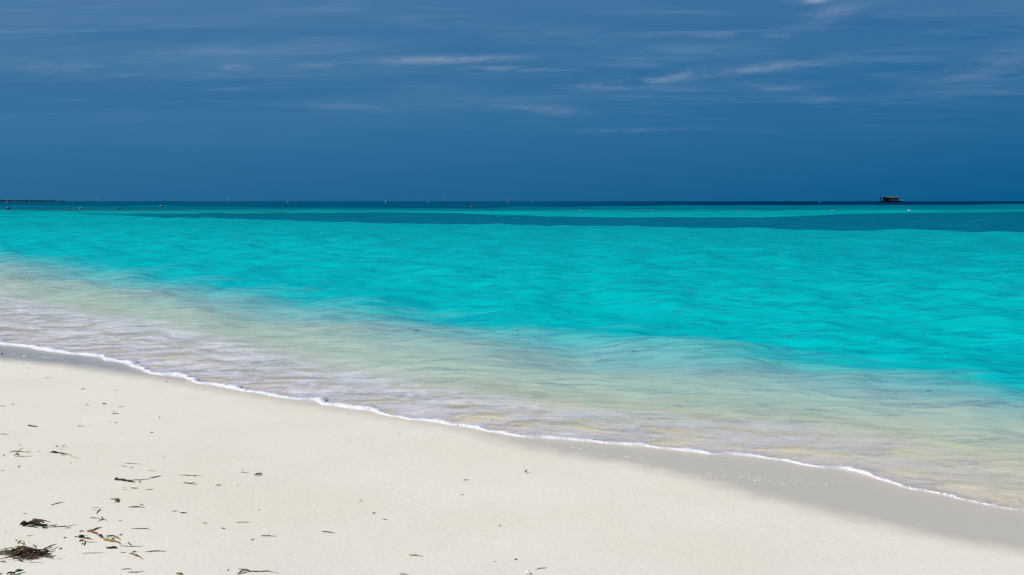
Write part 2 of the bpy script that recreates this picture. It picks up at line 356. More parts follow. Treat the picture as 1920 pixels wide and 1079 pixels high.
def yb(px, tab):
    """row of the photo where a bed edge lies, as a bearing-indexed map outline"""
    a = np.array(tab, float); return np.interp(px, a[:, 0], a[:, 1])
def build_water():
    q = np.concatenate([np.arange(0, 3, .03), 3 + np.cumsum(.03*1.0065**np.arange(1100))])
    q = q[q < 6500]
    tt = fan(q, 34, 2.7, 1.25, 1100, 1.45)
    w = sstep(q, 20, 60)[:, None]
    ss = (q[:, None] + shore(tt))*(1-w) + (q[:, None] + 6.4)*w
    X, Y = to_xy(ss, tt)
    # waves: many small wave trains running mostly onto the beach
    dq = np.gradient(q)[:, None]
    dt = np.abs(np.gradient(tt, axis=1)); sp = np.maximum(dq, dt)
    Z = np.zeros_like(X); r = np.random.default_rng(5)
    near = q < 120; ni = int(near.sum())
    for k in range(64):
        lam = .28*(9.0/.28)**r.random(); ang = r.normal(0, .75)
        if lam > 3: ang *= .5
        dx = -(NS*math.cos(ang) + NT_*math.sin(ang)); ph = r.random()*6.28
        a = lam*(.0018 if lam < .5 else .0046 if lam < 3 else .0026)
        wgt = np.clip((lam/sp[:ni] - 3)/4, 0, 1)
        arg = (X[:ni]*dx[0] + Y[:ni]*dx[1])*(2*math.pi/lam) + ph + 1.2*np.sin(X[:ni]*.31*dx[1]*2/lam**.5 + ph*2) 
        Z[:ni] += a*wgt*(np.sin(arg) + .25*np.sin(2*arg+.6))
    Z *= np.clip(q/5.5, .05, 1)[:, None]
    film = -.0015 + .020*sstep(q, -.02, .40)[:, None]
    Z = np.maximum(Z, sand_z(ss, tt) + film) 
    # depth and beds
    qq = np.broadcast_to(q[:, None], tt.shape)
    qs, qt = cq(C_SAND, tt), cq(C_TEAL, tt)
    qs = np.maximum(qs, .4); qt = np.maximum(qt, qs+.6)
    D = np.where(qq < qs, .30*qq/qs, np.where(qq < qt, .30 + .34*(qq-qs)/(qt-qs), .64 + .36*(1-np.exp(-(qq-qt)/16.0))))
    qf = cq(C_FOAM, tt)
    dens = np.interp(tt, [-40, -13, -9, -6, -4, -2.4, -.5, 4], [1.0, 1.0, 1.0, .95, .76, .60, .22, .08])
    F = (1 - sstep(qq, qf*.72, qf*1.15))*dens
    # outlines of the sea-grass beds, read off the photo as bearings and distances
    Yc = np.maximum(Y, .5); px = 960 + FPX*X/(Yc*math.cos(PITCH) + CAM_Z*math.sin(PITCH))
    zz = -CAM_Z/np.maximum(Yc, 1e-3); py = 539.5 - FPX*np.tan(np.arctan(zz) + PITCH)
    n1 = vnoise(px/90+3, py*0+1, 3)*3 - 1.5
    lo = yb(px, [(-400,398),(60,400),(100,402),(220,403.5),(300,408.5),(390,409.5),(480,411),(560,415.5),(720,419.5),(850,421),(960,421),(1040,424.5),(1150,426),(1260,426),(1340,429),(1440,429.5),(1580,433),(1700,432.5),(1800,435.5),(1920,437.5),(2300,444)])
    hi = yb(px, [(-400,400),(60,400.5),(100,401.5),(220,401.5),(300,401.5),(480,400.5),(560,399.5),(720,399),(850,400),(960,405),(1040,407),(1150,408.5),(1440,408),(1580,402),(1700,399.5),(1800,399),(1920,397),(2300,394)])
    soft = 1.7 + .03*(lo-hi)
    G = sstep(lo + n1*.5 - py, -soft*.7, soft*.7)*sstep(py - hi, -1.4, 1.4)
    G = np.where((lo - hi) < 1.2, G*np.clip((lo-hi)/1.2, 0, 1), G)
    reef = np.exp(-((py - yb(px, [(-300,394.5),(0,394.5),(110,394),(300,395.5),(480,398),(620,396.5),(800,395.5),(960,395),(1060,396),(1230,397),(1380,396.2),(1500,396),(1920,396),(2300,396)]))/
                     yb(px, [(-300,2.5),(0,2.4),(300,3.2),(480,2.5),(620,1.1),(800,1.3),(960,1.2),(1230,1.1),(1400,.6),(1500,.4),(1920,.8)]))**2)
    reef *= yb(px, [(-300,.8),(300,.8),(480,.75),(640,.7),(800,.85),(1230,.75),(1400,.4),(1920,.35)])*(0.55 + .6*vnoise(px/46+9, py/2.2, 8))
    deep_y = yb(px, [(-300,386.5),(0,386.5),(300,387.5),(480,389.5),(700,391),(850,392.5),(960,390),(1060,389.5),(1200,387.5),(1340,386.5),(1440,385.3),(1600,385.2),(1920,384.5),(2300,384)])
    deep = sstep(deep_y - py + (vnoise(px/70, py*.5, 4)-.5)*3.0, -1.4, 2.2)*.97*(1 + sstep(px, 950, 1500))
    deep = np.maximum(deep, sstep(397.5 - py + (vnoise(px/60+3, py*.9, 31)-.5)*3.4, 0, 6)*(.74 - .10*sstep(px, 900, 1300)))
    far_grass = (vnoise(px/80+20, py/2.4+5, 12) > .58)*.5*sstep(402 - py, 0, 4)*sstep(px, 900, 1300)*(py > 384)
    G = np.maximum(G, far_grass*.9)
    far = sstep(np.hypot(X, Y), 15, 160)
    o = grid_object('sea', X, Y, Z, {'depth': D, 'foam': F, 'grass': G, 'reef': np.clip(reef, 0, 1), 'deep': deep, 'thin': np.exp(-qq/.2), 'far': far}, water_material(), flip=False)
    o['kind'] = 'structure'; return o
SEA = build_water()

# ------------------------------------------------------------------ foam along the water's edge
def foam_material():
    m, t, out = new_mat('sea_foam')
    pos = t.new('ShaderNodeNewGeometry').outputs['Position']
    a = t.noise(pos, 60, 4, .65); v = t.new('ShaderNodeTexVoronoi'); t.put(v.inputs['Vector'], pos); v.inputs['Scale'].default_value = 95
    b = t.new('ShaderNodeBsdfPrincipled')
    t.put(b.inputs['Base Color'], t.mix(t.ss(a, .35, .6), (.48, .50, .57), (.68, .69, .74)))
    b.inputs['Roughness'].default_value = .45
    b.inputs['Subsurface Weight'].default_value = .0
    t.put(b.inputs['Normal'], t.bump(t.math('ADD', v.outputs['Distance'], a), .005, .6))
    tr = t.new('ShaderNodeBsdfTransparent')
    cov = t.attr('cover')
    al = t.ss(t.math('ADD', cov, t.math('MULTIPLY', t.math('SUBTRACT', t.noise(pos, 30, 5, .72), .5), 1.7)), .22, .66)
    mx = t.new('ShaderNodeMixShader'); t.put(mx.inputs[0], al); t.l.new(tr.outputs[0], mx.inputs[1]); t.l.new(b.outputs[0], mx.inputs[2])
    t.l.new(mx.outputs[0], out.inputs[0]); return m
def build_foam():
    t1 = np.arange(-26, 9, .012)
    u = np.linspace(0, 1, 15)
    lump = .55*vnoise(t1*5+40, t1*0, 21) + .30*vnoise(t1*14, t1*0+2, 22) + .25*vnoise(t1*37, t1*0+4, 23)
    size = np.interp(t1, [-26, -14, -9, -6.5, -4, -1.5, 0, 2, 9], [1.25, 1.1, 1.1, .90, .62, .55, .46, .31, .28])
    gap = vnoise(t1*1.7+5, t1*0+9, 24)
    gap = np.where(t1 > -3.2, .22 + .78*sstep(gap, .2, .65), .55 + .45*sstep(gap, .1, .45))
    wdt = (.035 + .15*lump**1.6)*size; hgt = (.006 + .030*lump**1.5)*size**1.6*(.4+.6*gap)
    T = np.broadcast_to(t1[:, None], (len(t1), len(u)))
    q = u[None]*wdt[:, None] - .006
    prof = np.sin(np.pi*np.minimum(u, 1)**.55)**.8
    ss = shore(T) + q
    X, Y = to_xy(ss, T)
    Z = np.maximum(sand_z(ss, T), 0.0) + .0015 + hgt[:, None]*prof[None] + .010*u[None]*(1-u[None])
    Z[:, 0] = sand_z(ss, T)[:, 0] - .003
    lace = vnoise(t1[:, None]*26 + u[None]*2, u[None]*3.2 + t1[:, None]*3, 27)*.6 + vnoise(t1[:, None]*70, u[None]*7, 28)*.4
    cover = np.clip(gap[:, None]*(.55 + .45*lump[:, None]) + .18, 0, 1)*np.clip(1.35 - 1.25*u[None]*(.4 + 1.2*lace), 0, 1)
    cover[:, :2] = np.maximum(cover[:, :2], .50)
    o = grid_object('foam_edge', X, Y, Z, {'cover': cover}, foam_material(), flip=False)
    o['kind'] = 'stuff'; o['label'] = 'white bubbly foam along the edge of the water on the sand'; o['category'] = 'foam'
build_foam()

# ------------------------------------------------------------------ things: helpers
def plain(name, col, rough=.7, vary=.25, scale=60.0, spec=.3):
    m, t, out = new_mat(name)
    pos = t.new('ShaderNodeNewGeometry').outputs['Position']
    n = t.noise(pos, scale, 4, .65)
    lo = tuple(max(0, c*(1-vary)) for c in col); hi = tuple(min(.9, c*(1+vary)) for c in col)
    b = t.new('ShaderNodeBsdfPrincipled'); t.put(b.inputs['Base Color'], t.mix(t.ss(n, .35, .65), lo, hi))
    b.inputs['Roughness'].default_value = rough; b.inputs['Specular IOR Level'].default_value = spec
    t.l.new(b.outputs[0], out.inputs[0]); return m
WEED = {k: plain('dried_weed_' + k, c, .75, .45, 140.0) for k, c in {
    'dark': (.026, .019, .012), 'brown': (.080, .040, .020), 'rust': (.24, .095, .035), 'tan': (.36, .25, .15), 'grey': (.13, .12, .105),
    'olive': (.16, .15, .035), 'green': (.055, .135, .015), 'yellow': (.36, .25, .02), 'pink': (.33, .20, .15), 'pale': (.42, .36, .25), 'lime': (.24, .27, .04)}.items()}
SHELL = plain('bleached_shell', (.74, .71, .66), .5, .08, 300.0)
def tag(o, label, cat, group=None):
    o['label'] = label; o['category'] = cat
    if group: o['group'] = group
    return o
def empty(name, loc):
    o = bpy.data.objects.new(name, None); o.empty_display_size = .05; COL.objects.link(o); o.location = loc; return o
def mesh_obj(name, verts, faces, mat, parent=None, loc=(0, 0, 0), smooth=True):
    me = bpy.data.meshes.new(name); me.from_pydata([tuple(v) for v in verts], [], faces)
    for p in me.polygons: p.use_smooth = smooth
    me.materials.append(mat); me.update()
    o = bpy.data.objects.new(name, me); COL.objects.link(o); o.location = loc
    if parent is not None: o.parent = parent
    return o
def strand_geo(P, w, flat=.45, seed=0, taper=(.55, .25)):
    """a tapering, slightly crooked blade or stalk along the points P (n,3); w = width"""
    r = np.random.default_rng(seed)
    P = np.asarray(P, float)
    seg = np.linalg.norm(np.diff(P, axis=0), axis=1); L = np.concatenate([[0], np.cumsum(seg)])
    n = int(np.clip(L[-1]/max(w, .004)*.8, 5, 16)); u = np.linspace(0, L[-1], n)
    Q = np.stack([np.interp(u, L, P[:, i]) for i in range(3)], 1)
    k = np.array([.25, .5, .25])
    for _ in range(1):
        Q[1:-1] = .25*Q[:-2] + .5*Q[1:-1] + .25*Q[2:]
    Q[1:-1, :2] += r.normal(0, w*.16, (n-2, 2))
    Q[:, 2] += np.abs(r.normal(0, w*.12, n))
    f = np.linspace(0, 1, n)
    prof = np.minimum(1, np.minimum(taper[0] + f*4*(1-taper[0]), taper[1] + (1-f)*2.2*(1-taper[1])))*(1 + r.normal(0, .14, n))
    verts, faces = [], []; M = 6
    for i in range(n):
        d = Q[min(i+1, n-1)] - Q[max(i-1, 0)]; d /= np.linalg.norm(d) + 1e-9
        side = np.cross(d, [0, 0, 1.0]); sl = np.linalg.norm(side); side = side/sl if sl > .2 else np.array([1.0, .2, 0])
        up = np.cross(side, d); a = w*.5*prof[i]; b = a*flat; tw = r.normal(0, .35)
        for j in range(M):
            th = 2*math.pi*j/M
            verts.append(Q[i] + side*a*math.cos(th)*math.cos(tw) + up*(b*math.sin(th) + a*math.cos(th)*math.sin(tw)*.6) + np.array([0, 0, b]))
    for i in range(n-1):
        for j in range(M):
            faces.append((i*M+j, i*M+(j+1) % M, (i+1)*M+(j+1) % M, (i+1)*M+j))
    faces.append(tuple(range(M))[::-1]); faces.append(tuple((n-1)*M+j for j in range(M)))
    return np.array(verts), faces
def blob_geo(c, rx, ry, rz, seed=0, rough=.28):
    bm = bmesh.new(); bmesh.ops.create_icosphere(bm, subdivisions=2, radius=1.0)
    r = np.random.default_rng(seed); ph = r.random(9)*6
    vs = []
    for v in bm.verts:
        p = v.co; k = 1 + rough*(math.sin(p.x*3+ph[0])*math.sin(p.y*2.6+ph[1]) + .6*math.sin(p.z*5+ph[2]+p.x*4))
        vs.append((c[0] + p.x*rx*k, c[1] + p.y*ry*k, c[2] + p.z*rz*k))
    fs = [tuple(v.index for v in f.verts) for f in bm.faces]; bm.free()
    return np.array(vs), fs
REG = {'A': (0, 720, 6.0), 'B': (0, 880, 5.424), 'C': (320, 840, 4.515), 'D': (640, 840, 4.514), 'P': (0, 1010, 12.0), 'Q': (0, 960, 12.0),
       'R': (130, 980, 12.0), 'T': (200, 870, 16.0), 'E': (0, 580, 4.0), 'W': (640, 420, 3.0), 'V': (1280, 420, 3.0), 'S': (480, 620, 4.0)}
_seed = [100]
def lay(reg, pts, w, up=False, lift=0.0, blob=False, flat=.8):
    """turn a traced outline into a piece lying (or standing) on the sand; w is its width in traced units"""
    ox, oy, k = REG[reg]; _seed[0] += 1
    px = [(ox + a/k, oy + b/k) for a, b in pts]
    P = [sand_hit(*px[0])]
    y0 = P[0][1]
    for q in px[1:]:
        if up:
            d = pix_dir(*q); kk = y0/d[1]; P.append((d[0]*kk, y0 + .15*(CAM_Z + d[2]*kk - P[0][2]), CAM_Z + d[2]*kk))
        else: P.append(sand_hit(*q))
    P = np.array(P); ww = w/k*y0/FPX*1.12
    if blob:
        ln = np.linalg.norm(P[-1]-P[0])*.5 if len(P) > 1 else ww*.5
        c = P.mean(0); return blob_geo((c[0], c[1], c[2] + ww*.22), max(ln, ww*.5), ww*.6, ww*.42, _seed[0])
    P[:, 2] += lift + .0005
    if not up and len(P) == 2:
        m = (P[0]+P[1])/2; m[2] += ww*.35*random.random(); P = np.array([P[0], m, P[1]])
    return strand_geo(P, ww, flat, _seed[0])
def litter(name, cat, label, *parts, group=None):
    """parts: (part name, region, traced points, width, colour, options)"""
    made = []
    for (pn, reg, pts, w, col, *o) in parts:
        opt = o[0] if o else {}
        made.append((pn, *lay(reg, pts, w, **opt), SHELL if col == 'white' else WEED[col]))
    base = made[0][1].mean(0); base[2] = made[0][1][:, 2].min()
    if len(made) == 1:
        return tag(mesh_obj(name, made[0][1] - base, made[0][2], made[0][3], loc=base), label, cat, group)
    root = tag(empty(name, base), label, cat, group)
    for pn, v, f, m in made: mesh_obj(pn, v - base, f, m, root)
    return root
UP = {'up': True, 'flat': .5}; BL = {'blob': True}

# ------------------------------------------------------------------ weed, twigs and shells lying on the sand
def build_litter():
    L = litter; G = 'loose bits of dried seagrass on the sand'
    # the big wrack pile at the lower left
    root = tag(empty('seagrass_pile', sand_hit(50, 1046)), 'dark tangled pile of seagrass with a few green blades at the lower left', 'seagrass')
    b0 = np.array(root.location); r = np.random.default_rng(3)
    def add(pn, pts, w, col, **o):
        v, f = lay('P', pts, w, **o); mesh_obj(pn, v - b0, f, WEED[col], root)
    for i in range(70):
        a = r.random()*6.283; q = r.random()**.6
        cx, cy = 560 + 520*q*math.cos(a), 385 + 105*q*math.sin(a)
        ln = r.uniform(110, 290); th = r.normal(0, .42); cv = r.normal(0, 26)
        dx, dy = ln*math.cos(th), ln*math.sin(th)*.42
        add('dead_blade', [(cx-dx, cy-dy), (cx-dx*.3, cy-dy*.3+cv*.6), (cx+dx*.4, cy+dy*.4+cv*.5), (cx+dx, cy+dy)], r.uniform(20, 40),
            r.choice(['dark', 'dark', 'dark', 'dark', 'dark', 'brown', 'dark', 'dark', 'rust', 'brown', 'olive']), lift=.003 + .042*(1-q)*r.random())
    for pts, w, col, o in (
        ([(795, 250), (812, 190), (832, 122)], 26, 'lime', UP), ([(415, 270), (440, 230), (475, 190)], 44, 'lime', {'lift': .03}),
        ([(520, 322), (545, 260), (540, 205), (480, 190)], 30, 'lime', {'lift': .028}), ([(345, 343), (420, 352), (485, 372)], 40, 'green', {'lift': .03}),
        ([(400, 452), (520, 392), (665, 325)], 30, 'pale', {'lift': .03}), ([(970, 305), (1130, 242), (1275, 178)], 36, 'green', {'lift': .01}),
        ([(440, 165), (540, 195), (585, 238)], 20, 'dark', {'lift': .012}), ([(1100, 412), (1190, 410), (1275, 400)], 24, 'rust', {}),
        ([(290, 500), (400, 472), (620, 420), (765, 350)], 32, 'rust', {'lift': .034}), ([(395, 495), (440, 525), (520, 528)], 46, 'olive', {'lift': .004}),
        ([(0, 300), (200, 252), (340, 240)], 20, 'dark', {'lift': .006}), ([(0, 388), (150, 332), (260, 320)], 18, 'grey', {'lift': .006}),
        ([(0, 470), (120, 440), (250, 425)], 20, 'olive', {}), ([(640, 540), (800, 545), (1000, 560)], 11, 'rust', {}), ([(745, 245), (800, 290), (825, 330)], 26, 'brown', {'lift': .02}),
        ([(960, 330), (1020, 345), (1110, 340)], 60, 'brown', {'lift': .012}), ([(1060, 310), (1130, 300), (1180, 250)], 24, 'dark', {'lift': .014}), ([(0, 525), (80, 530), (140, 555)], 26, 'grey', {})):
        add('live_blade', pts, w, col, **o)
    L('seagrass_tuft', 'seagrass', 'green and dark seagrass tuft cut off by the bottom left corner',
      ('green_blade', 'P', [(340, 795), (430, 780), (535, 755)], 62, 'green', {'lift': .006}), ('dark_blade', 'P', [(150, 815), (240, 785), (340, 775)], 34, 'dark'),
      ('dark_blade', 'P', [(230, 830), (300, 790), (340, 745)], 26, 'brown'), ('pale_blade', 'P', [(0, 815), (25, 805), (40, 800)], 34, 'lime'), ('dark_blade', 'P', [(270, 830), (420, 822), (480, 800)], 30, 'olive'))
    L('chip', 'chip', 'small orange chip just right of the dark seagrass pile', ('chip', 'P', [(1325, 242), (1392, 236)], 44, 'rust', BL))
    L('seed_pod', 'pod', 'small tan pod on the sand above the seagrass pile', ('pod', 'P', [(345, 50), (380, 52)], 34, 'tan', BL))
    L('shell', 'shell', 'tiny white shell bit above the seagrass pile', ('shell', 'P', [(625, 85), (665, 82)], 28, 'white', BL))
    # curled dead leaf with a long tail
    L('dead_leaf', 'leaf', 'dark brown curled dead leaf with a long thin stalk, above the seagrass pile',
      ('leaf_tip', 'Q', [(450, 322), (500, 290), (530, 215)], 60, 'dark', {'up': True}), ('leaf_tip', 'Q', [(590, 325), (555, 280), (528, 215)], 60, 'dark', {'up': True}), ('leaf_blade', 'Q', [(500, 325), (640, 300), (760, 300), (900, 320), (1060, 345)], 88, 'dark', {'flat': 1.0}), ('leaf_fold', 'Q', [(735, 262), (800, 268), (900, 290), (1010, 325)], 62, 'brown', {'lift': .012}),
      ('leaf_edge', 'Q', [(740, 255), (900, 280), (1030, 310), (1140, 325)], 44, 'brown', {'lift': .018}), ('green_edge', 'Q', [(600, 330), (720, 345), (870, 375)], 32, 'green'),
      ('leaf_end', 'Q', [(940, 365), (1000, 380), (1080, 375)], 46, 'grey'), ('stalk', 'Q', [(1060, 350), (1350, 345), (1540, 330), (1705, 288)], 18, 'brown'), ('stalk', 'Q', [(1130, 322), (1220, 308), (1305, 302)], 18, 'rust'))
    L('stalk', 'stalk', 'short grey stalk just below the tail of the dead leaf', ('s', 'Q', [(1470, 375), (1600, 368)], 18, 'grey'))
    L('stalk', 'stalk', 'thin grey stalk below the middle of the dark curled dead leaf', ('s', 'Q', [(600, 550), (745, 546)], 15, 'grey'))
    L('stalk', 'stalk', 'dark short stalk between the dead leaf and the seagrass knot', ('s', 'Q', [(1425, 598), (1500, 590)], 22, 'dark'))
    L('shell', 'shell', 'tiny white shell bit near the left edge beside the dead leaf', ('shell', 'Q', [(85, 456), (130, 460)], 26, 'white', BL))
    L('stalk', 'stalk', 'tiny grey stalk above the dark curled dead leaf', ('s', 'Q', [(520, 48), (605, 55)], 16, 'grey'))
    # the knot, the long blade, the pod and their neighbours
    L('seagrass_knot', 'seagrass', 'dark rolled knot of seagrass with one green blade and a stub',
      ('knot', 'R', [(200, 340), (330, 335)], 86, 'dark', BL), ('knot_top', 'R', [(230, 300), (345, 310)], 30, 'grey', {'lift': .02}), ('stub', 'R', [(110, 330), (200, 330)], 20, 'dark'), ('green_blade', 'R', [(310, 365), (430, 370), (525, 395)], 30, 'olive'))
    L('root_scrap', 'root', 'pale brown branching root scrap below the dark seagrass knot',
      ('root', 'R', [(215, 435), (300, 410), (355, 425)], 44, 'tan'), ('root', 'R', [(325, 525), (345, 470), (365, 430)], 26, 'dark'), ('root', 'R', [(355, 430), (450, 452), (640, 448)], 14, 'grey'), ('root', 'R', [(270, 500), (310, 460)], 20, 'tan'))
    L('loose_seagrass', 'seagrass', 'long reddish brown seagrass blade with a dark crumpled end', ('leaf_blade', 'R', [(390, 200), (520, 235), (650, 285), (745, 320)], 46, 'rust'), ('crumpled_end', 'R', [(670, 335), (750, 362)], 52, 'dark', {'lift': .002}))
    L('twig', 'twig', 'dark forked twig lying above the reddish brown blade', ('stem', 'R', [(500, 200), (610, 150), (740, 120)], 30, 'dark'), ('fork', 'R', [(420, 175), (520, 172), (560, 158)], 13, 'grey'))
    L('loose_seagrass', 'seagrass', 'bright green bent seagrass blade above the mustard pod', ('leaf_blade', 'R', [(830, 340), (1000, 338), (1080, 365), (1120, 400)], 42, 'green', {'lift': .004}), ('dark_fold', 'R', [(940, 402), (1020, 358)], 30, 'olive'))
    L('seed_pod', 'pod', 'mustard yellow split pod with a brown stalk and a long grey thread',
      ('pod', 'R', [(775, 405), (860, 415), (960, 430), (1080, 450)], 66, 'yellow', {'flat': .7}), ('stalk', 'R', [(1070, 445), (1165, 498)], 24, 'brown'), ('thread', 'R', [(1125, 518), (1210, 540), (1420, 548), (1715, 535)], 16, 'grey'))
    L('chip', 'chip', 'dark square chip below the mustard pod', ('chip', 'R', [(915, 555), (995, 610)], 58, 'dark', BL))
    L('chip', 'chip', 'bent brown chip above the long grey thread', ('chip', 'R', [(1325, 455), (1345, 495), (1410, 520)], 26, 'brown'))
    L('stalk', 'stalk', 'short dark slanting stalk above the bright green blade', ('s', 'R', [(1120, 300), (1205, 265)], 18, 'dark'))
    L('stalk', 'stalk', 'long thin grey stalk with a hooked right end', ('s', 'R', [(1395, 150), (1580, 145), (1760, 145), (1830, 185)], 17, 'grey'))
    L('stalk', 'stalk', 'long hair thin pale green stalk left of the dark square chip', ('s', 'R', [(285, 700), (540, 698), (825, 680)], 13, 'olive'))
    L('stalk', 'stalk', 'short thin stalk left of the rust brown curved blade', ('s', 'R', [(1145, 678), (1280, 690)], 15, 'brown'))
    L('loose_seagrass', 'seagrass', 'rust brown curved blade with a dark fold near the bottom', ('leaf_blade', 'R', [(1345, 708), (1440, 725), (1560, 775), (1655, 835)], 34, 'rust'), ('fold', 'R', [(1465, 768), (1560, 772)], 26, 'dark', {'lift': .003}))
    L('seagrass_scrap', 'seagrass', 'small green slip above the rust brown curved blade', ('b', 'R', [(1410, 685), (1530, 662)], 24, 'green'))
    L('twig', 'twig', 'reddish brown crooked twig right of the curved blade', ('t', 'B', [(1480, 848), (1560, 838), (1620, 836), (1690, 843)], 11, 'rust'))
    # the long strand of twig and weed
    L('weed_strand', 'seaweed', 'long strand of dark weed joined to an orange stem and brown tip',
      ('weed', 'T', [(240, 490), (330, 485), (470, 510), (620, 535), (770, 555), (845, 578)], 62, 'dark'), ('weed_end', 'T', [(250, 480), (300, 440), (350, 445)], 40, 'grey'), ('green_fringe', 'T', [(600, 540), (760, 548)], 44, 'olive', {'lift': .004}),
      ('stem', 'T', [(680, 508), (900, 495), (1040, 495), (1180, 485), (1310, 465)], 26, 'rust'), ('stem_tip', 'T', [(1285, 440), (1420, 420), (1520, 395), (1650, 355)], 28, 'brown'))
    L('seed_pod', 'pod', 'tiny round black pod under the orange stem', ('pod', 'T', [(955, 552), (1020, 552)], 46, 'dark', BL))
    for pts, w, c, lb in (([(720, 732), (830, 742), (975, 742)], 24, 'brown', 'short brown stalk below the dark weed strand'), ([(1165, 785), (1290, 788), (1425, 772)], 22, 'olive', 'short olive stalk below the orange stem'),
                          ([(480, 785), (620, 790)], 15, 'pale', 'faint pale stalk below the dark end of the weed strand'), ([(490, 725), (535, 725)], 20, 'tan', 'tan crumb below the dark end of the weed strand'),
                          ([(440, 68), (530, 82), (630, 105)], 17, 'grey', 'thin grey stalk above the left end of the weed strand'), ([(680, 112), (800, 125)], 16, 'olive', 'short olive stalk above the middle of the weed strand'),
                          ([(1240, 205), (1350, 215), (1515, 235)], 17, 'pale', 'thin pale stalk above the brown tip of the weed strand')):
        L('stalk', 'stalk', lb, ('s', 'T', pts, w, c), group=G)
    L('seagrass_scrap', 'seagrass', 'curled olive scrap below the weed strand', ('curl', 'B', [(1120, 308), (1215, 311), (1200, 335), (1155, 340)], 14, 'olive'), ('fold', 'B', [(1175, 322), (1205, 345)], 18, 'brown'))
    for pts, w, c, lb in (([(1300, 390), (1400, 388), (1475, 394)], 11, 'brown', 'straight brown stalk right of the curled olive scrap'), ([(1420, 360), (1465, 373)], 9, 'grey', 'short grey stalk just above the straight brown stalk'),
                          ([(518, 370), (575, 352), (650, 338)], 9, 'brown', 'curved brown sliver alone on the sand left of the olive scrap'), ([(925, 393), (1065, 400)], 4, 'pink', 'faint pinkish stalk below and left of the olive scrap'),
                          ([(940, 420), (972, 420)], 6, 'pink', 'tiny pink stalk beside the bent brown sliver'), ([(1025, 413), (990, 435), (985, 460)], 11, 'brown', 'bent brown sliver above the star shaped green scrap'),
                          ([(912, 498), (1018, 505)], 7, 'dark', 'dark straight stalk touching the star shaped scrap'), ([(1205, 525), (1248, 530)], 7, 'olive', 'short olive stalk right of the star shaped scrap'),
                          ([(1755, 430), (1797, 432)], 6, 'grey', 'tiny grey stalk well right of the straight brown stalk'), ([(575, 912), (640, 919)], 5, 'tan', 'thin tan stalk right of the seagrass pile'),
                          ([(1232, 1026), (1290, 1017), (1350, 1022)], 8, 'grey', 'upper of two grey stalks close together near the bottom edge'), ([(1298, 1052), (1400, 1052), (1467, 1040)], 9, 'dark', 'lower of two grey stalks close together near the bottom edge')):
        L('stalk', 'stalk', lb, ('s', 'B', pts, w, c), group=G)
    L('seagrass_scrap', 'seagrass', 'star shaped dark green scrap with four points', ('point', 'B', [(1028, 485), (1050, 512), (1100, 528)], 8, 'green'), ('point', 'B', [(1050, 513), (995, 537)], 7, 'grey'), ('point', 'B', [(1010, 516), (1062, 516)], 9, 'green'))
    # upper left
    L('leaf', 'leaf', 'yellow upright leaf with dark red rim standing by crossed twigs',
      ('leaf_blade', 'A', [(158, 818), (185, 782), (215, 752), (252, 727)], 27, 'yellow', UP), ('red_rim', 'A', [(165, 812), (205, 756), (250, 724)], 9, 'brown', UP),
      ('twig', 'A', [(105, 775), (150, 760), (250, 770), (355, 771)], 8, 'brown'), ('twig', 'A', [(285, 771), (345, 738)], 7, 'grey', UP), ('scrap', 'A', [(190, 806), (216, 796)], 16, 'brown'))
    L('leaf', 'leaf', 'small reddish leaf standing on a thin bent stalk', ('stalk', 'A', [(668, 742), (705, 708)], 6, 'grey', UP), ('leaf_blade', 'A', [(698, 712), (720, 698), (744, 684)], 14, 'rust', UP))
    L('twig', 'twig', 'dark knobbly twig with a thin zigzag tail', ('stem', 'A', [(555, 773), (620, 779), (700, 788), (800, 802)], 13, 'brown'), ('tail', 'A', [(798, 802), (806, 822), (860, 832), (917, 843)], 6, 'tan'), ('bark_flake', 'A', [(688, 804), (735, 808)], 9, 'grey'), ('knob', 'A', [(580, 776), (660, 784)], 19, 'dark'))
    L('twig', 'twig', 'short thick dark twig alone near the left edge', ('t', 'A', [(312, 471), (350, 481), (432, 487)], 15, 'brown'))
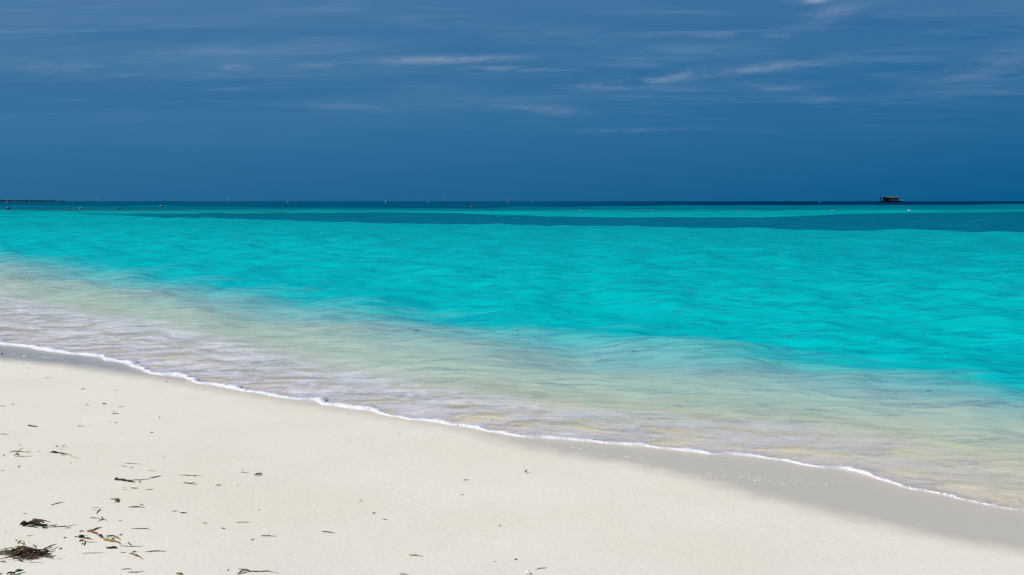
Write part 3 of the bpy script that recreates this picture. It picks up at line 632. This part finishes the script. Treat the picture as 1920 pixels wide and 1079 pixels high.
    for pts, w, c, lb in (([(0, 254), (66, 256)], 7, 'grey', 'grey stalk cut by the left edge, the farther of two'), ([(0, 569), (95, 573)], 7, 'grey', 'grey stalk cut by the left edge, the nearer of two'),
                          ([(912, 66), (930, 61), (956, 56)], 8, 'olive', 'tiny olive crumb nearest the wet sand at left'), ([(1300, 79), (1320, 84)], 9, 'tan', 'tiny tan crumb just right of the olive crumb near the wet sand'),
                          ([(958, 243), (1001, 241)], 8, 'grey', 'short grey stalk left of the kinked brown stalk'), ([(1150, 221), (1165, 227), (1196, 234)], 10, 'brown', 'small kinked brown stalk among the scattered stalks'),
                          ([(1328, 265), (1402, 261)], 6, 'olive', 'pale straight stalk right of the kinked brown stalk'), ([(1273, 310), (1297, 312)], 7, 'grey', 'tiny grey stalk above the long dark stalk'),
                          ([(1256, 337), (1347, 340)], 9, 'brown', 'long dark stalk in the group of scattered stalks'), ([(864, 478), (956, 482)], 7, 'grey', 'thin straight grey stalk right of the thick dark twig'),
                          ([(998, 470), (1042, 472)], 4, 'tan', 'faint tan stalk just right of the thin straight grey stalk'), ([(1222, 423), (1257, 424)], 5, 'pale', 'faint pale stalk below the long dark stalk'),
                          ([(1291, 440), (1327, 441)], 7, 'grey', 'short grey stalk below the long dark stalk'), ([(1689, 553), (1729, 552)], 8, 'brown', 'lone brown stalk below the upright dark chip'),
                          ([(213, 694), (246, 691)], 7, 'grey', 'tiny grey stalk above the yellow upright leaf'), ([(400, 762), (470, 765)], 4, 'tan', 'hair thin tan stalk right of the yellow upright leaf'),
                          ([(35, 800), (46, 818)], 8, 'grey', 'tiny dark stalk left of the yellow upright leaf'), ([(206, 943), (214, 922)], 9, 'brown', 'tiny brown stalk below the yellow upright leaf'),
                          ([(790, 894), (803, 885)], 8, 'tan', 'tiny tan stalk below the knobbly twig'), ([(1405, 897), (1500, 902), (1592, 906)], 7, 'pink', 'long pinkish stalk farther up than the weed strand'),
                          ([(0, 985), (62, 975)], 4, 'grey', 'faint thin stalk at the left edge below the leaf'), ([(1830, 824), (1862, 835)], 7, 'tan', 'short tan stalk at the right end of the scattered debris')):
        L('stalk', 'stalk', lb, ('s', 'A', pts, w, c), group=G)
    L('stalk', 'stalk', 'small v shaped pair of stalks near the left edge', ('s', 'A', [(128, 236), (150, 216)], 6, 'tan', UP), ('s', 'A', [(128, 236), (160, 236)], 5, 'grey'))
    L('chip', 'chip', 'upright dark chip alone on the sand near the foam', ('c', 'A', [(1788, 389), (1795, 371)], 15, 'dark', UP))
    L('chip', 'chip', 'tiny dark chip left of the small reddish leaf', ('c', 'A', [(630, 706), (650, 709)], 14, 'dark', BL))
    L('chip', 'chip', 'dark speck on the wet sand at the left edge', ('c', 'E', [(6, 338), (20, 336)], 11, 'brown', BL))
    for pts, w, c, lb in (([(200, 443), (232, 446)], 4, 'tan', 'thin tan stalk just below the wet sand at left'), ([(330, 518), (390, 518)], 4, 'tan', 'long thin tan stalk on dry sand nearest the wet band'),
                          ([(1232, 544), (1265, 546)], 6, 'pink', 'pinkish stalk at the tip of the wet sand by the foam')):
        L('stalk', 'stalk', lb, ('s', 'E', pts, w, c), group=G)
    # middle
    L('loose_seagrass', 'seagrass', 'short bright green blade with an upturned end in the middle of the sand', ('b', 'C', [(710, 240), (745, 232), (768, 222)], 17, 'green', {'lift': .003}), ('upturned_end', 'C', [(764, 232), (764, 212)], 13, 'green', UP))
    L('stalk', 'stalk', 'v shaped thin green stalk left of the bright green blade', ('s', 'C', [(595, 210), (630, 180)], 5, 'grey', UP), ('s', 'C', [(595, 210), (665, 212)], 4, 'grey'))
    L('stalk', 'stalk', 'thin green stalk with an orange knot', ('s', 'C', [(80, 233), (200, 238), (274, 240)], 6, 'olive'), ('knot', 'C', [(196, 240), (212, 240)], 13, 'rust', BL))
    for pts, w, c, lb in (([(105, 298), (160, 305), (224, 312)], 8, 'olive', 'dark green stalk below the stalk with the orange knot'), ([(172, 295), (210, 300)], 5, 'tan', 'tiny tan stalk lying against the dark green stalk'),
                          ([(14, 537), (56, 540)], 5, 'grey', 'faint grey stalk left of the stubby brown stalk'), ([(81, 552), (110, 554), (143, 555)], 9, 'brown', 'stubby brown stalk with a thick left end'),
                          ([(274, 637), (311, 643)], 6, 'olive', 'small olive stalk left of the dark oval chip'), ([(551, 635), (686, 632)], 6, 'pink', 'straight pinkish stalk above the dark straight stalk'),
                          ([(764, 750), (800, 748), (898, 751)], 8, 'grey', 'dark straight stalk near the middle bottom'), ([(677, 784), (711, 778)], 7, 'grey', 'short grey stalk below left of the dark straight stalk'),
                          ([(1277, 711), (1340, 718), (1397, 727)], 8, 'grey', 'grey stalk lying alone right of the dark straight stalk'), ([(480, 1045), (490, 1030)], 8, 'grey', 'tiny stalk left of the arched strand at the bottom')):
        L('stalk', 'stalk', lb, ('s', 'C', pts, w, c), group=G)
    L('chip', 'chip', 'dark chip right of the stalk with the orange knot', ('c', 'C', [(392, 314), (418, 322)], 10, 'dark', BL))
    L('chip', 'chip', 'dark oval chip below the straight pinkish stalk', ('c', 'C', [(432, 684), (459, 684)], 10, 'dark', BL))
    L('chip', 'chip', 'tiny brown chip above the straight pinkish stalk', ('c', 'C', [(742, 525), (754, 526)], 8, 'brown', BL))
    L('chip', 'chip', 'tiny grey chip below the short green blade', ('c', 'C', [(559, 324), (572, 323)], 7, 'grey', BL))
    L('weed_strand', 'seaweed', 'arched olive strand cut by the bottom edge', ('strand', 'C', [(560, 1075), (610, 1037), (690, 1052), (850, 1047), (914, 1066)], 10, 'olive'), ('strand', 'C', [(572, 1030), (640, 1034), (702, 1051)], 8, 'grey'), ('strand', 'C', [(575, 1076), (640, 1055), (700, 1050)], 8, 'tan'))
    L('weed_scrap', 'seaweed', 'yellow and black weed scrap at the bottom edge', ('yellow_bit', 'C', [(42, 1072), (78, 1074)], 14, 'yellow'), ('black_bit', 'C', [(76, 1072), (108, 1076)], 14, 'dark'))
    # right of the middle
    L('leaf', 'leaf', 'small dark brown upright leaf nearest the wet sand', ('l', 'D', [(1556, 212), (1564, 200), (1570, 188)], 17, 'brown', UP))
    L('chip', 'chip', 'small dark upright chip on bare sand below the brown leaf', ('c', 'D', [(1335, 664), (1346, 652)], 12, 'dark', UP))
    L('loose_seagrass', 'seagrass', 'tiny green upright blade left of the white shells', ('b', 'D', [(154, 456), (172, 433)], 9, 'olive', UP))
    L('chip', 'chip', 'tiny green chip near the bottom right of the debris', ('c', 'D', [(1463, 948), (1490, 945)], 12, 'green', BL))
    L('shell', 'shell', 'white shell fragment lying in the middle of the bare sand', ('shell', 'D', [(982, 400), (1030, 397)], 17, 'white', BL))
    L('shell', 'shell', 'white shell half buried at the bottom edge', ('shell', 'D', [(1555, 1065), (1608, 1066)], 34, 'white', BL))
    for pts, w, c, lb in (([(1033, 277), (1083, 273)], 6, 'grey', 'short grey stalk above the white shell fragment'), ([(262, 555), (293, 557)], 7, 'brown', 'tiny brown stalk below the tiny green upright blade'),
                          ([(348, 610), (393, 610)], 5, 'tan', 'thin tan stalk below the tiny brown stalk'), ([(570, 910), (630, 915), (692, 922)], 11, 'tan', 'orange brown stalk alone near the bottom middle'),
                          ([(1289, 965), (1312, 968)], 6, 'tan', 'tiny tan stalk left of the tiny green chip'), ([(1645, 1030), (1690, 1022), (1744, 1018)], 8, 'tan', 'curved tan stalk right of the half buried shell'),
                          ([(490, 1071), (572, 1076)], 7, 'grey', 'grey stalk cut by the bottom edge in the middle')):
        L('stalk', 'stalk', lb, ('s', 'D', pts, w, c), group=G)
    L('stalk', 'stalk', 'tiny dark upright stalk on dry sand just below the foam', ('s', 'S', [(1072, 783), (1076, 770)], 6, 'grey', UP))
build_litter()

# ------------------------------------------------------------------ bubbles stranded on the wet sand
def build_flecks():
    r = np.random.default_rng(17); V, F = [], []
    def fleck(px, py, w):
        x, y, z = sand_hit(px, py); a = w*y/FPX*.5; n = 9; i0 = len(V); ph = r.random(3)*6
        V.append((x, y, z + .0035))
        for j in range(n):
            th = 2*math.pi*j/n; k = 1 + .35*math.sin(2*th+ph[0]) + .2*math.sin(3*th+ph[1])
            V.append((x + a*k*math.cos(th), y + a*1.1*k*math.sin(th), z + .0012))
        for j in range(n): F.append((i0, i0+1+j, i0+1+(j+1) % n))
    paths = [([(985, 839), (1050, 850), (1110, 857), (1190, 868), (1260, 885), (1330, 893), (1420, 900), (1500, 906), (1600, 909)], 46, 6), ([(1000, 828), (1100, 843), (1240, 866)], 14, 4),
             ([(1190, 882), (1280, 893), (1400, 896)], 26, 4), ([(10, 664), (60, 668), (110, 672)], 24, 3), ([(40, 682), (100, 690), (200, 702)], 9, 2), ([(1380, 890), (1450, 905), (1560, 908)], 24, 3)]
    for P, n, sd in paths:
        P = np.array(P, float)
        for _ in range(n):
            u = r.random()*(len(P)-1); i = int(u); p = P[i]*(1-u+i) + P[i+1]*(u-i)
            fleck(p[0] + r.normal(0, 10), p[1] + r.normal(0, sd*.7), r.uniform(2, 6)*(1 if r.random() < .8 else 1.5))
    o = mesh_obj('foam_flecks', V, F, plain('stranded_bubbles', (.66, .60, .52), .5, .12, 200.0))
    o['kind'] = 'stuff'; o['label'] = 'small flecks of foam stranded on the wet sand'; o['category'] = 'foam'
build_flecks()

# ------------------------------------------------------------------ scraps of weed afloat in the shallows
def build_floating():
    bpy.context.view_layer.update()
    def float_at(px, py):
        d = Vector(pix_dir(px, py)).normalized(); ok, p, n, _ = SEA.ray_cast(Vector((0, 0, CAM_Z)), d)
        return p if ok else Vector((*ground(px, py), 0))
    def bit(reg, a, b, ln, ang, col, label, w=4.5, group=None):
        ox, oy, k = REG[reg]; p = float_at(ox + a/k, oy + b/k); s = p.y/FPX; _seed[0] += 1
        h = ln/k*s*.5; dx, dy = h*math.cos(ang), h*math.sin(ang)*2.2
        v, f = strand_geo([(-dx, -dy, .003), (-dx*.2, -dy*.1, .006), (dx, dy, .003)], w/k*s*1.1, .6, _seed[0])
        tag(mesh_obj('seagrass_scrap', v, f, WEED[col], loc=p), label, 'seagrass', group)
    bit('V', 602, 642, 50, 0, 'olive', 'longest olive seagrass stalk floating level in the turquoise shallows')
    bit('V', 905, 743, 22, .9, 'olive', 'slanting olive scrap floating right of the middle of the shallows')
    bit('V', 1018, 857, 24, 1.0, 'tan', 'slanting tan scrap floating where the turquoise pales')
    bit('V', 1385, 943, 44, .25, 'olive', 'long olive stalk floating nearest the beach at right')
    bit('V', 1360, 626, 14, -1.0, 'dark', 'dark scrap floating alone in bright turquoise at right')
    bit('V', 250, 749, 10, 0, 'dark', 'dark round scrap floating at the edge of the pale shallows')
    bit('W', 425, 602, 30, .4, 'brown', 'brown scrap floating over the grey slick water')
    bit('W', 645, 575, 16, 1.1, 'olive', 'slanting scrap floating in front of a pale green wave')
    bit('W', 1160, 545, 12, .5, 'rust', 'rusty scrap floating in the middle of the shallows')
    bit('W', 1278, 505, 9, 1.2, 'dark', 'dark scrap floating just beyond the rusty scrap')
    bit('W', 1645, 718, 14, -.8, 'dark', 'dark slanting scrap floating in the pale green shallows')
    bit('W', 1828, 652, 9, 0, 'dark', 'small dark scrap floating right of the pale green wave')
    for a, b, ln, an, c in ((795, 605, 11, 0, 'dark'), (818, 618, 10, .6, 'brown'), (930, 632, 11, 1.1, 'grey'), (185, 593, 24, .1, 'olive'), (95, 710, 14, -.8, 'brown'), (72, 714, 16, .8, 'olive'),
                            (150, 755, 22, 0, 'pale'), (540, 785, 14, -1, 'olive'), (600, 840, 18, .2, 'pale'), (898, 695, 10, .3, 'grey'), (1047, 710, 9, .2, 'olive'), (1043, 782, 10, 0, 'rust'),
                            (1190, 823, 9, 0, 'dark'), (1485, 728, 12, -1, 'brown'), (1605, 868, 12, -.8, 'grey'), (1885, 828, 20, .5, 'grey'), (735, 935, 8, 0, 'dark'), (965, 892, 10, 0, 'tan')):
        bit('V', a, b, ln, an, c, 'one of the tiny scraps of seagrass drifting in the shallows at right', 4.0, 'tiny scraps of seagrass drifting in the shallows at right')
    for a, b, ln, an in ((990, 600, 12, .3), (965, 620, 10, .2), (993, 622, 12, .7), (792, 355, 8, 0), (868, 348, 8, .5), (350, 530, 8, 0), (265, 437, 8, .5), (495, 418, 8, 0)):
        bit('W', a, b, ln, an, 'dark' if a < 900 else 'brown', 'one of the tiny scraps of seagrass drifting in mid picture', 4.0, 'tiny scraps of seagrass drifting in mid picture')
build_floating()

# ------------------------------------------------------------------ things out at sea
def lathe(prof, n=20):
    V, F = [], []
    for r_, z in prof:
        for j in range(n): V.append((r_*math.cos(2*math.pi*j/n), r_*math.sin(2*math.pi*j/n), z))
    for i in range(len(prof)-1):
        for j in range(n): F.append((i*n+j, i*n+(j+1) % n, (i+1)*n+(j+1) % n, (i+1)*n+j))
    F.append(tuple(range(n))[::-1]); F.append(tuple((len(prof)-1)*n+j for j in range(n)))
    return V, F
def box(x0, x1, y0, y1, z0, z1):
    V = [(x, y, z) for z in (z0, z1) for x, y in ((x0, y0), (x1, y0), (x1, y1), (x0, y1))]
    return V, [(3, 2, 1, 0), (4, 5, 6, 7), (0, 1, 5, 4), (1, 2, 6, 5), (2, 3, 7, 6), (3, 0, 4, 7)]
PAINT = {k: plain('paint_' + k, c, .5, .12, 3.0) for k, c in {'white': (.50, .52, .53), 'red': (.62, .10, .10), 'pink': (.72, .24, .22), 'orange': (.75, .22, .10), 'blue': (.02, .03, .30), 'navy': (.010, .016, .075),
         'brown': (.10, .075, .03), 'black': (.012, .012, .014), 'grey': (.20, .225, .24), 'thatch': (.075, .085, .062), 'wood': (.025, .024, .026)}.items()}
def build_markers():
    def marker(px, ytop, ybase, w, cols, label):
        yb_ = max(ybase, 379.0); x, y = ground(px, yb_); s = y/FPX; h = (yb_ - ytop)*s; a = w*s*.40
        root = tag(empty('channel_marker', (x, y, 0)), label, 'marker', 'channel markers far out on the water')
        k = len(cols)
        v, f = lathe([(a*1.0, -.3), (a*1.35, 0), (a*1.35, h*.12), (a*.95, h*.2)], 12); mesh_obj('float', v, f, PAINT[cols[-1]], root)
        z0 = h*.2
        for i, c in enumerate(cols[::-1]):
            z1 = h*.2 + h*.8*(i+1)/k; ra, rb = a*(1-.35*i/k), a*(1-.35*(i+1)/k)
            v, f = lathe([(ra, z0), (rb, z1 - .01*h)], 12); mesh_obj('band' if k > 1 else 'spar', v, f, PAINT[c], root); z0 = z1
    marker(13, 372.8, 380.3, 1.9, ['black', 'white', 'black', 'white'], 'white marker with dark bands in front of the island at far left')
    marker(184.5, 369.0, 379.4, 1.2, ['white'], 'tall thin white marker, second from the left on the horizon')
    marker(427, 371.0, 379.4, 1.1, ['white'], 'thin faint white marker alone between the left pair and the red one')
    marker(540, 374.0, 381.2, 1.5, ['black', 'white', 'white'], 'white marker with a dark top beside a red marker')
    marker(561, 374.3, 382.2, 2.0, ['pink', 'red', 'black'], 'red marker with dark foot, nearest the white dark topped marker')
    marker(723, 376.2, 381.2, 1.8, ['white'], 'short stout white marker between two red ones')
    marker(802.5, 377.0, 380.2, 1.2, ['white'], 'tiny white marker just left of the middle red marker')
    marker(831, 374.4, 381.6, 2.0, ['pink', 'red', 'black'], 'red marker above the red ball buoy, left of it')
    marker(953, 374.4, 380.8, 2.0, ['pink', 'red'], 'rightmost red marker near the middle of the horizon')
    marker(997.5, 377.2, 379.6, 1.3, ['white'], 'tiny white marker right of the rightmost red marker')
    marker(1536.5, 378.3, 380.8, 1.3, ['white'], 'tiny white marker left of the floating hut')
    marker(1690.3, 374.3, 379.8, 1.3, ['pink'], 'faint pink marker at the right end of the floating hut')
build_markers()
def build_buoys():
    def buoy(px, yb_, w, h, col, label, flat=1.0, lean=0.0):
        x, y = ground(px, yb_); s = y/FPX; a = w*s*.5; H = h*s
        root = tag(empty('buoy', (x, y, 0)), label, 'buoy')
        pr = [(a*.35, -H*.35)] + [(a*math.cos(t_), H*.42 + H*.5*math.sin(t_)) for t_ in np.linspace(-1.1, 1.25, 9)]
        v, f = lathe(pr, 18); v = [(p[0] + lean*p[2], p[1], p[2]) for p in v]
        mesh_obj('body', v, f, PAINT[col], root)
        v, f = lathe([(a*.16, H*.84), (a*.22, H*.96), (a*.12, H*1.06)], 10); v = [(p[0] + lean*p[2], p[1], p[2]) for p in v]; mesh_obj('lug', v, f, PAINT[col], root)
    buoy(16, 392.8, 7, 4.6, 'blue', 'dark blue lopsided buoy at the far left', lean=-.25)
    buoy(151, 393.0, 4.2, 4.0, 'orange', 'orange ball buoy right of the dark blue one')
    buoy(221.5, 393.4, 4.2, 4.0, 'brown', 'small dark brown buoy right of the orange ball')
    buoy(301.5, 388.0, 3.4, 3.2, 'pink', 'pinkish red ball buoy, the left of two red balls')
    buoy(884, 389.6, 3.6, 3.0, 'red', 'red ball buoy near the middle, below the red markers')
    buoy(924.5, 394.4, 4.2, 1.9, 'navy', 'low dark buoy just right of the red ball')
    x, y = ground(1706, 396.8); s = y/FPX
    root = tag(empty('float', (x, y, 0)), 'white lumpy float with a low tail right of the floating hut', 'float')
    v, f = blob_geo((-1.2*s, 0, 1.3*s), 2.8*s, 2.4*s, 1.7*s, 5, .10); mesh_obj('body', v, f, PAINT['white'], root)
    v, f = blob_geo((2.0*s, 0, .5*s), 2.5*s, 1.4*s, .9*s, 6, .10); mesh_obj('tail', v, f, PAINT['white'], root)
    for px, py, d0, d1, o0, o1, lb in ((1085, 396.9, -3.5, 2, 0, 9, 'leftmost low orange float trailing dark weed'), (1222, 397.1, -22, 0, -2, 3, 'low orange float at the end of a long dark weed line'),
                                       (1384, 396.6, -8, 6, -3, 3, 'low orange float between two dark weed ends'), (1560, 396.6, -11, 1, -3, 5, 'rightmost low orange float, nearest the floating hut'), (124, 394.2, -11, 12, 1, 5, 'low rusty float on a dark line left of the brown buoy')):
        x, y = ground(px, py); s = y/FPX
        root = tag(empty('line_float', (x, y, 0)), lb, 'float', 'low floats on weedy lines')
        v, f = strand_geo([(d0*s, .6*s, .02), ((d0+d1)*.5*s, .6*s, .08), (d1*s, .6*s, .02)], .9*s, .6, int(px)); mesh_obj('weed', v, f, WEED['dark'], root)
        v, f = strand_geo([(o0*s, 0, .06), ((o0+o1)*.5*s, 0, .12), (o1*s, 0, .06)], 1.2*s, .9, int(px)+1, (.7, .7)); mesh_obj('float_body', v, f, PAINT['orange'], root)
build_buoys()
def build_hut():
    yb_ = 380.0; x0, y0 = ground(1668.5, yb_); s = y0/FPX
    root = tag(empty('floating_hut', (x0, y0, 0)), 'dark floating hut on a flat pontoon on the horizon at right', 'floating hut')
    X = lambda p: (p - 1668.5)*s; Z = lambda p: (yb_ - p)*s
    def part(n, vf, m): return mesh_obj(n, vf[0], vf[1], PAINT[m], root, smooth=False)
    dp = 6.0
    v, f = box(X(1648), X(1689), -dp, dp, -.6, Z(377.45))
    v = [(p[0] + (.8 if p[2] < 0 and p[0] < 0 else -.8 if p[2] < 0 else 0), p[1], p[2]) for p in v]
    part('pontoon', (v, f), 'black')
    part('rail', box(X(1648.3), X(1688.7), -dp-.1, -dp+.1, Z(377.45)+.02, Z(377.2)), 'black')
    part('deck_house', box(X(1665.3), X(1682.3), -dp+1.2, dp-1.2, Z(377.45)+.03, Z(371.2)), 'grey')
    part('upper_wall', box(X(1667.5), X(1682.4), -dp+1.0, -dp+1.18, Z(372.9), Z(371.2)), 'wood')
    part('bay_shade', box(X(1658.3), X(1665.2), -dp+1.3, dp-1.3, Z(377.45)+.03, Z(371.3)), 'black')  # solid black block standing in for the shade inside the open bay
    part('post', box(X(1653.3), X(1654.7), -dp+.9, -dp+1.8, Z(377.45)+.03, Z(370.6)), 'wood')
    part('post', box(X(1653.3), X(1654.7), dp-1.8, dp-.9, Z(377.45)+.03, Z(370.6)), 'wood')
    part('awning', box(X(1649.3), X(1659.2), -dp+.4, dp-.4, Z(370.5), Z(369.6)), 'wood')  # awning and posts near black: their silhouette shade is put into the colour
    rx0, rx1, zl, zh = X(1659.3), X(1683.0), Z(371.1), Z(368.6)
    V = [(rx0, -dp-.2, zl), (rx1, -dp-.2, zl), (rx1, dp+.2, zl), (rx0, dp+.2, zl), (rx0+.4, -1.5, zh), (rx1-.4, -1.5, zh), (rx1-.4, 1.5, zh), (rx0+.4, 1.5, zh)]
    part('roof', (V, [(3, 2, 1, 0), (4, 5, 6, 7), (0, 1, 5, 4), (1, 2, 6, 5), (2, 3, 7, 6), (3, 0, 4, 7)]), 'thatch')
    part('life_ring', lathe([(.2, Z(374.6)), (.5, Z(374.9)), (.2, Z(375.2))], 10), 'wood').location = (X(1664.6), -dp+1.0, 0)
build_hut()

# ------------------------------------------------------------------ the low island on the horizon
def build_island():
    d = 4200.0; s = d/FPX; r = np.random.default_rng(9)
    xs = np.linspace(-330, 82, 90); ys = np.linspace(0, 1, 7)
    Xg = np.broadcast_to((xs[:, None] - 960)*s, (90, 7)); Yg = d + 40 + 260*ys[None] + 0*Xg
    end = sstep(xs, 82, 20)[:, None] if False else np.clip((82 - xs)/40, 0, 1)[:, None]**.6
    Zg = -1 + (1.0*end)*np.sin(np.pi*ys[None])**.5 + 0*Xg
    m = plain('island_shore', (.05, .08, .08), .9, .1, .02)
    o = grid_object('island', Xg, Yg, Zg, {}, m, flip=False); o['kind'] = 'structure'
    V, F = [], []
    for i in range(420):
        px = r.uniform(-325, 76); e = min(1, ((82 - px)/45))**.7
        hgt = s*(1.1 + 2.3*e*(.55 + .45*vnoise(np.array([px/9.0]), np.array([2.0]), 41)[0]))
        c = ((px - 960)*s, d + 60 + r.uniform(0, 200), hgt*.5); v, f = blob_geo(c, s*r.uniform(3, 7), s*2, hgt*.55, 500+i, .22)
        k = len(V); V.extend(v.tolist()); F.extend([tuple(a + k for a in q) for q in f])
    w = mesh_obj('distant_wood', V, F, plain('hazed_foliage', (.012, .058, .075), .9, .15, .05))  # dark green foliage with the blue of distance haze mixed into its colour
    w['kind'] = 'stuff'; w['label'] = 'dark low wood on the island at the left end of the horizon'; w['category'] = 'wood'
build_island()
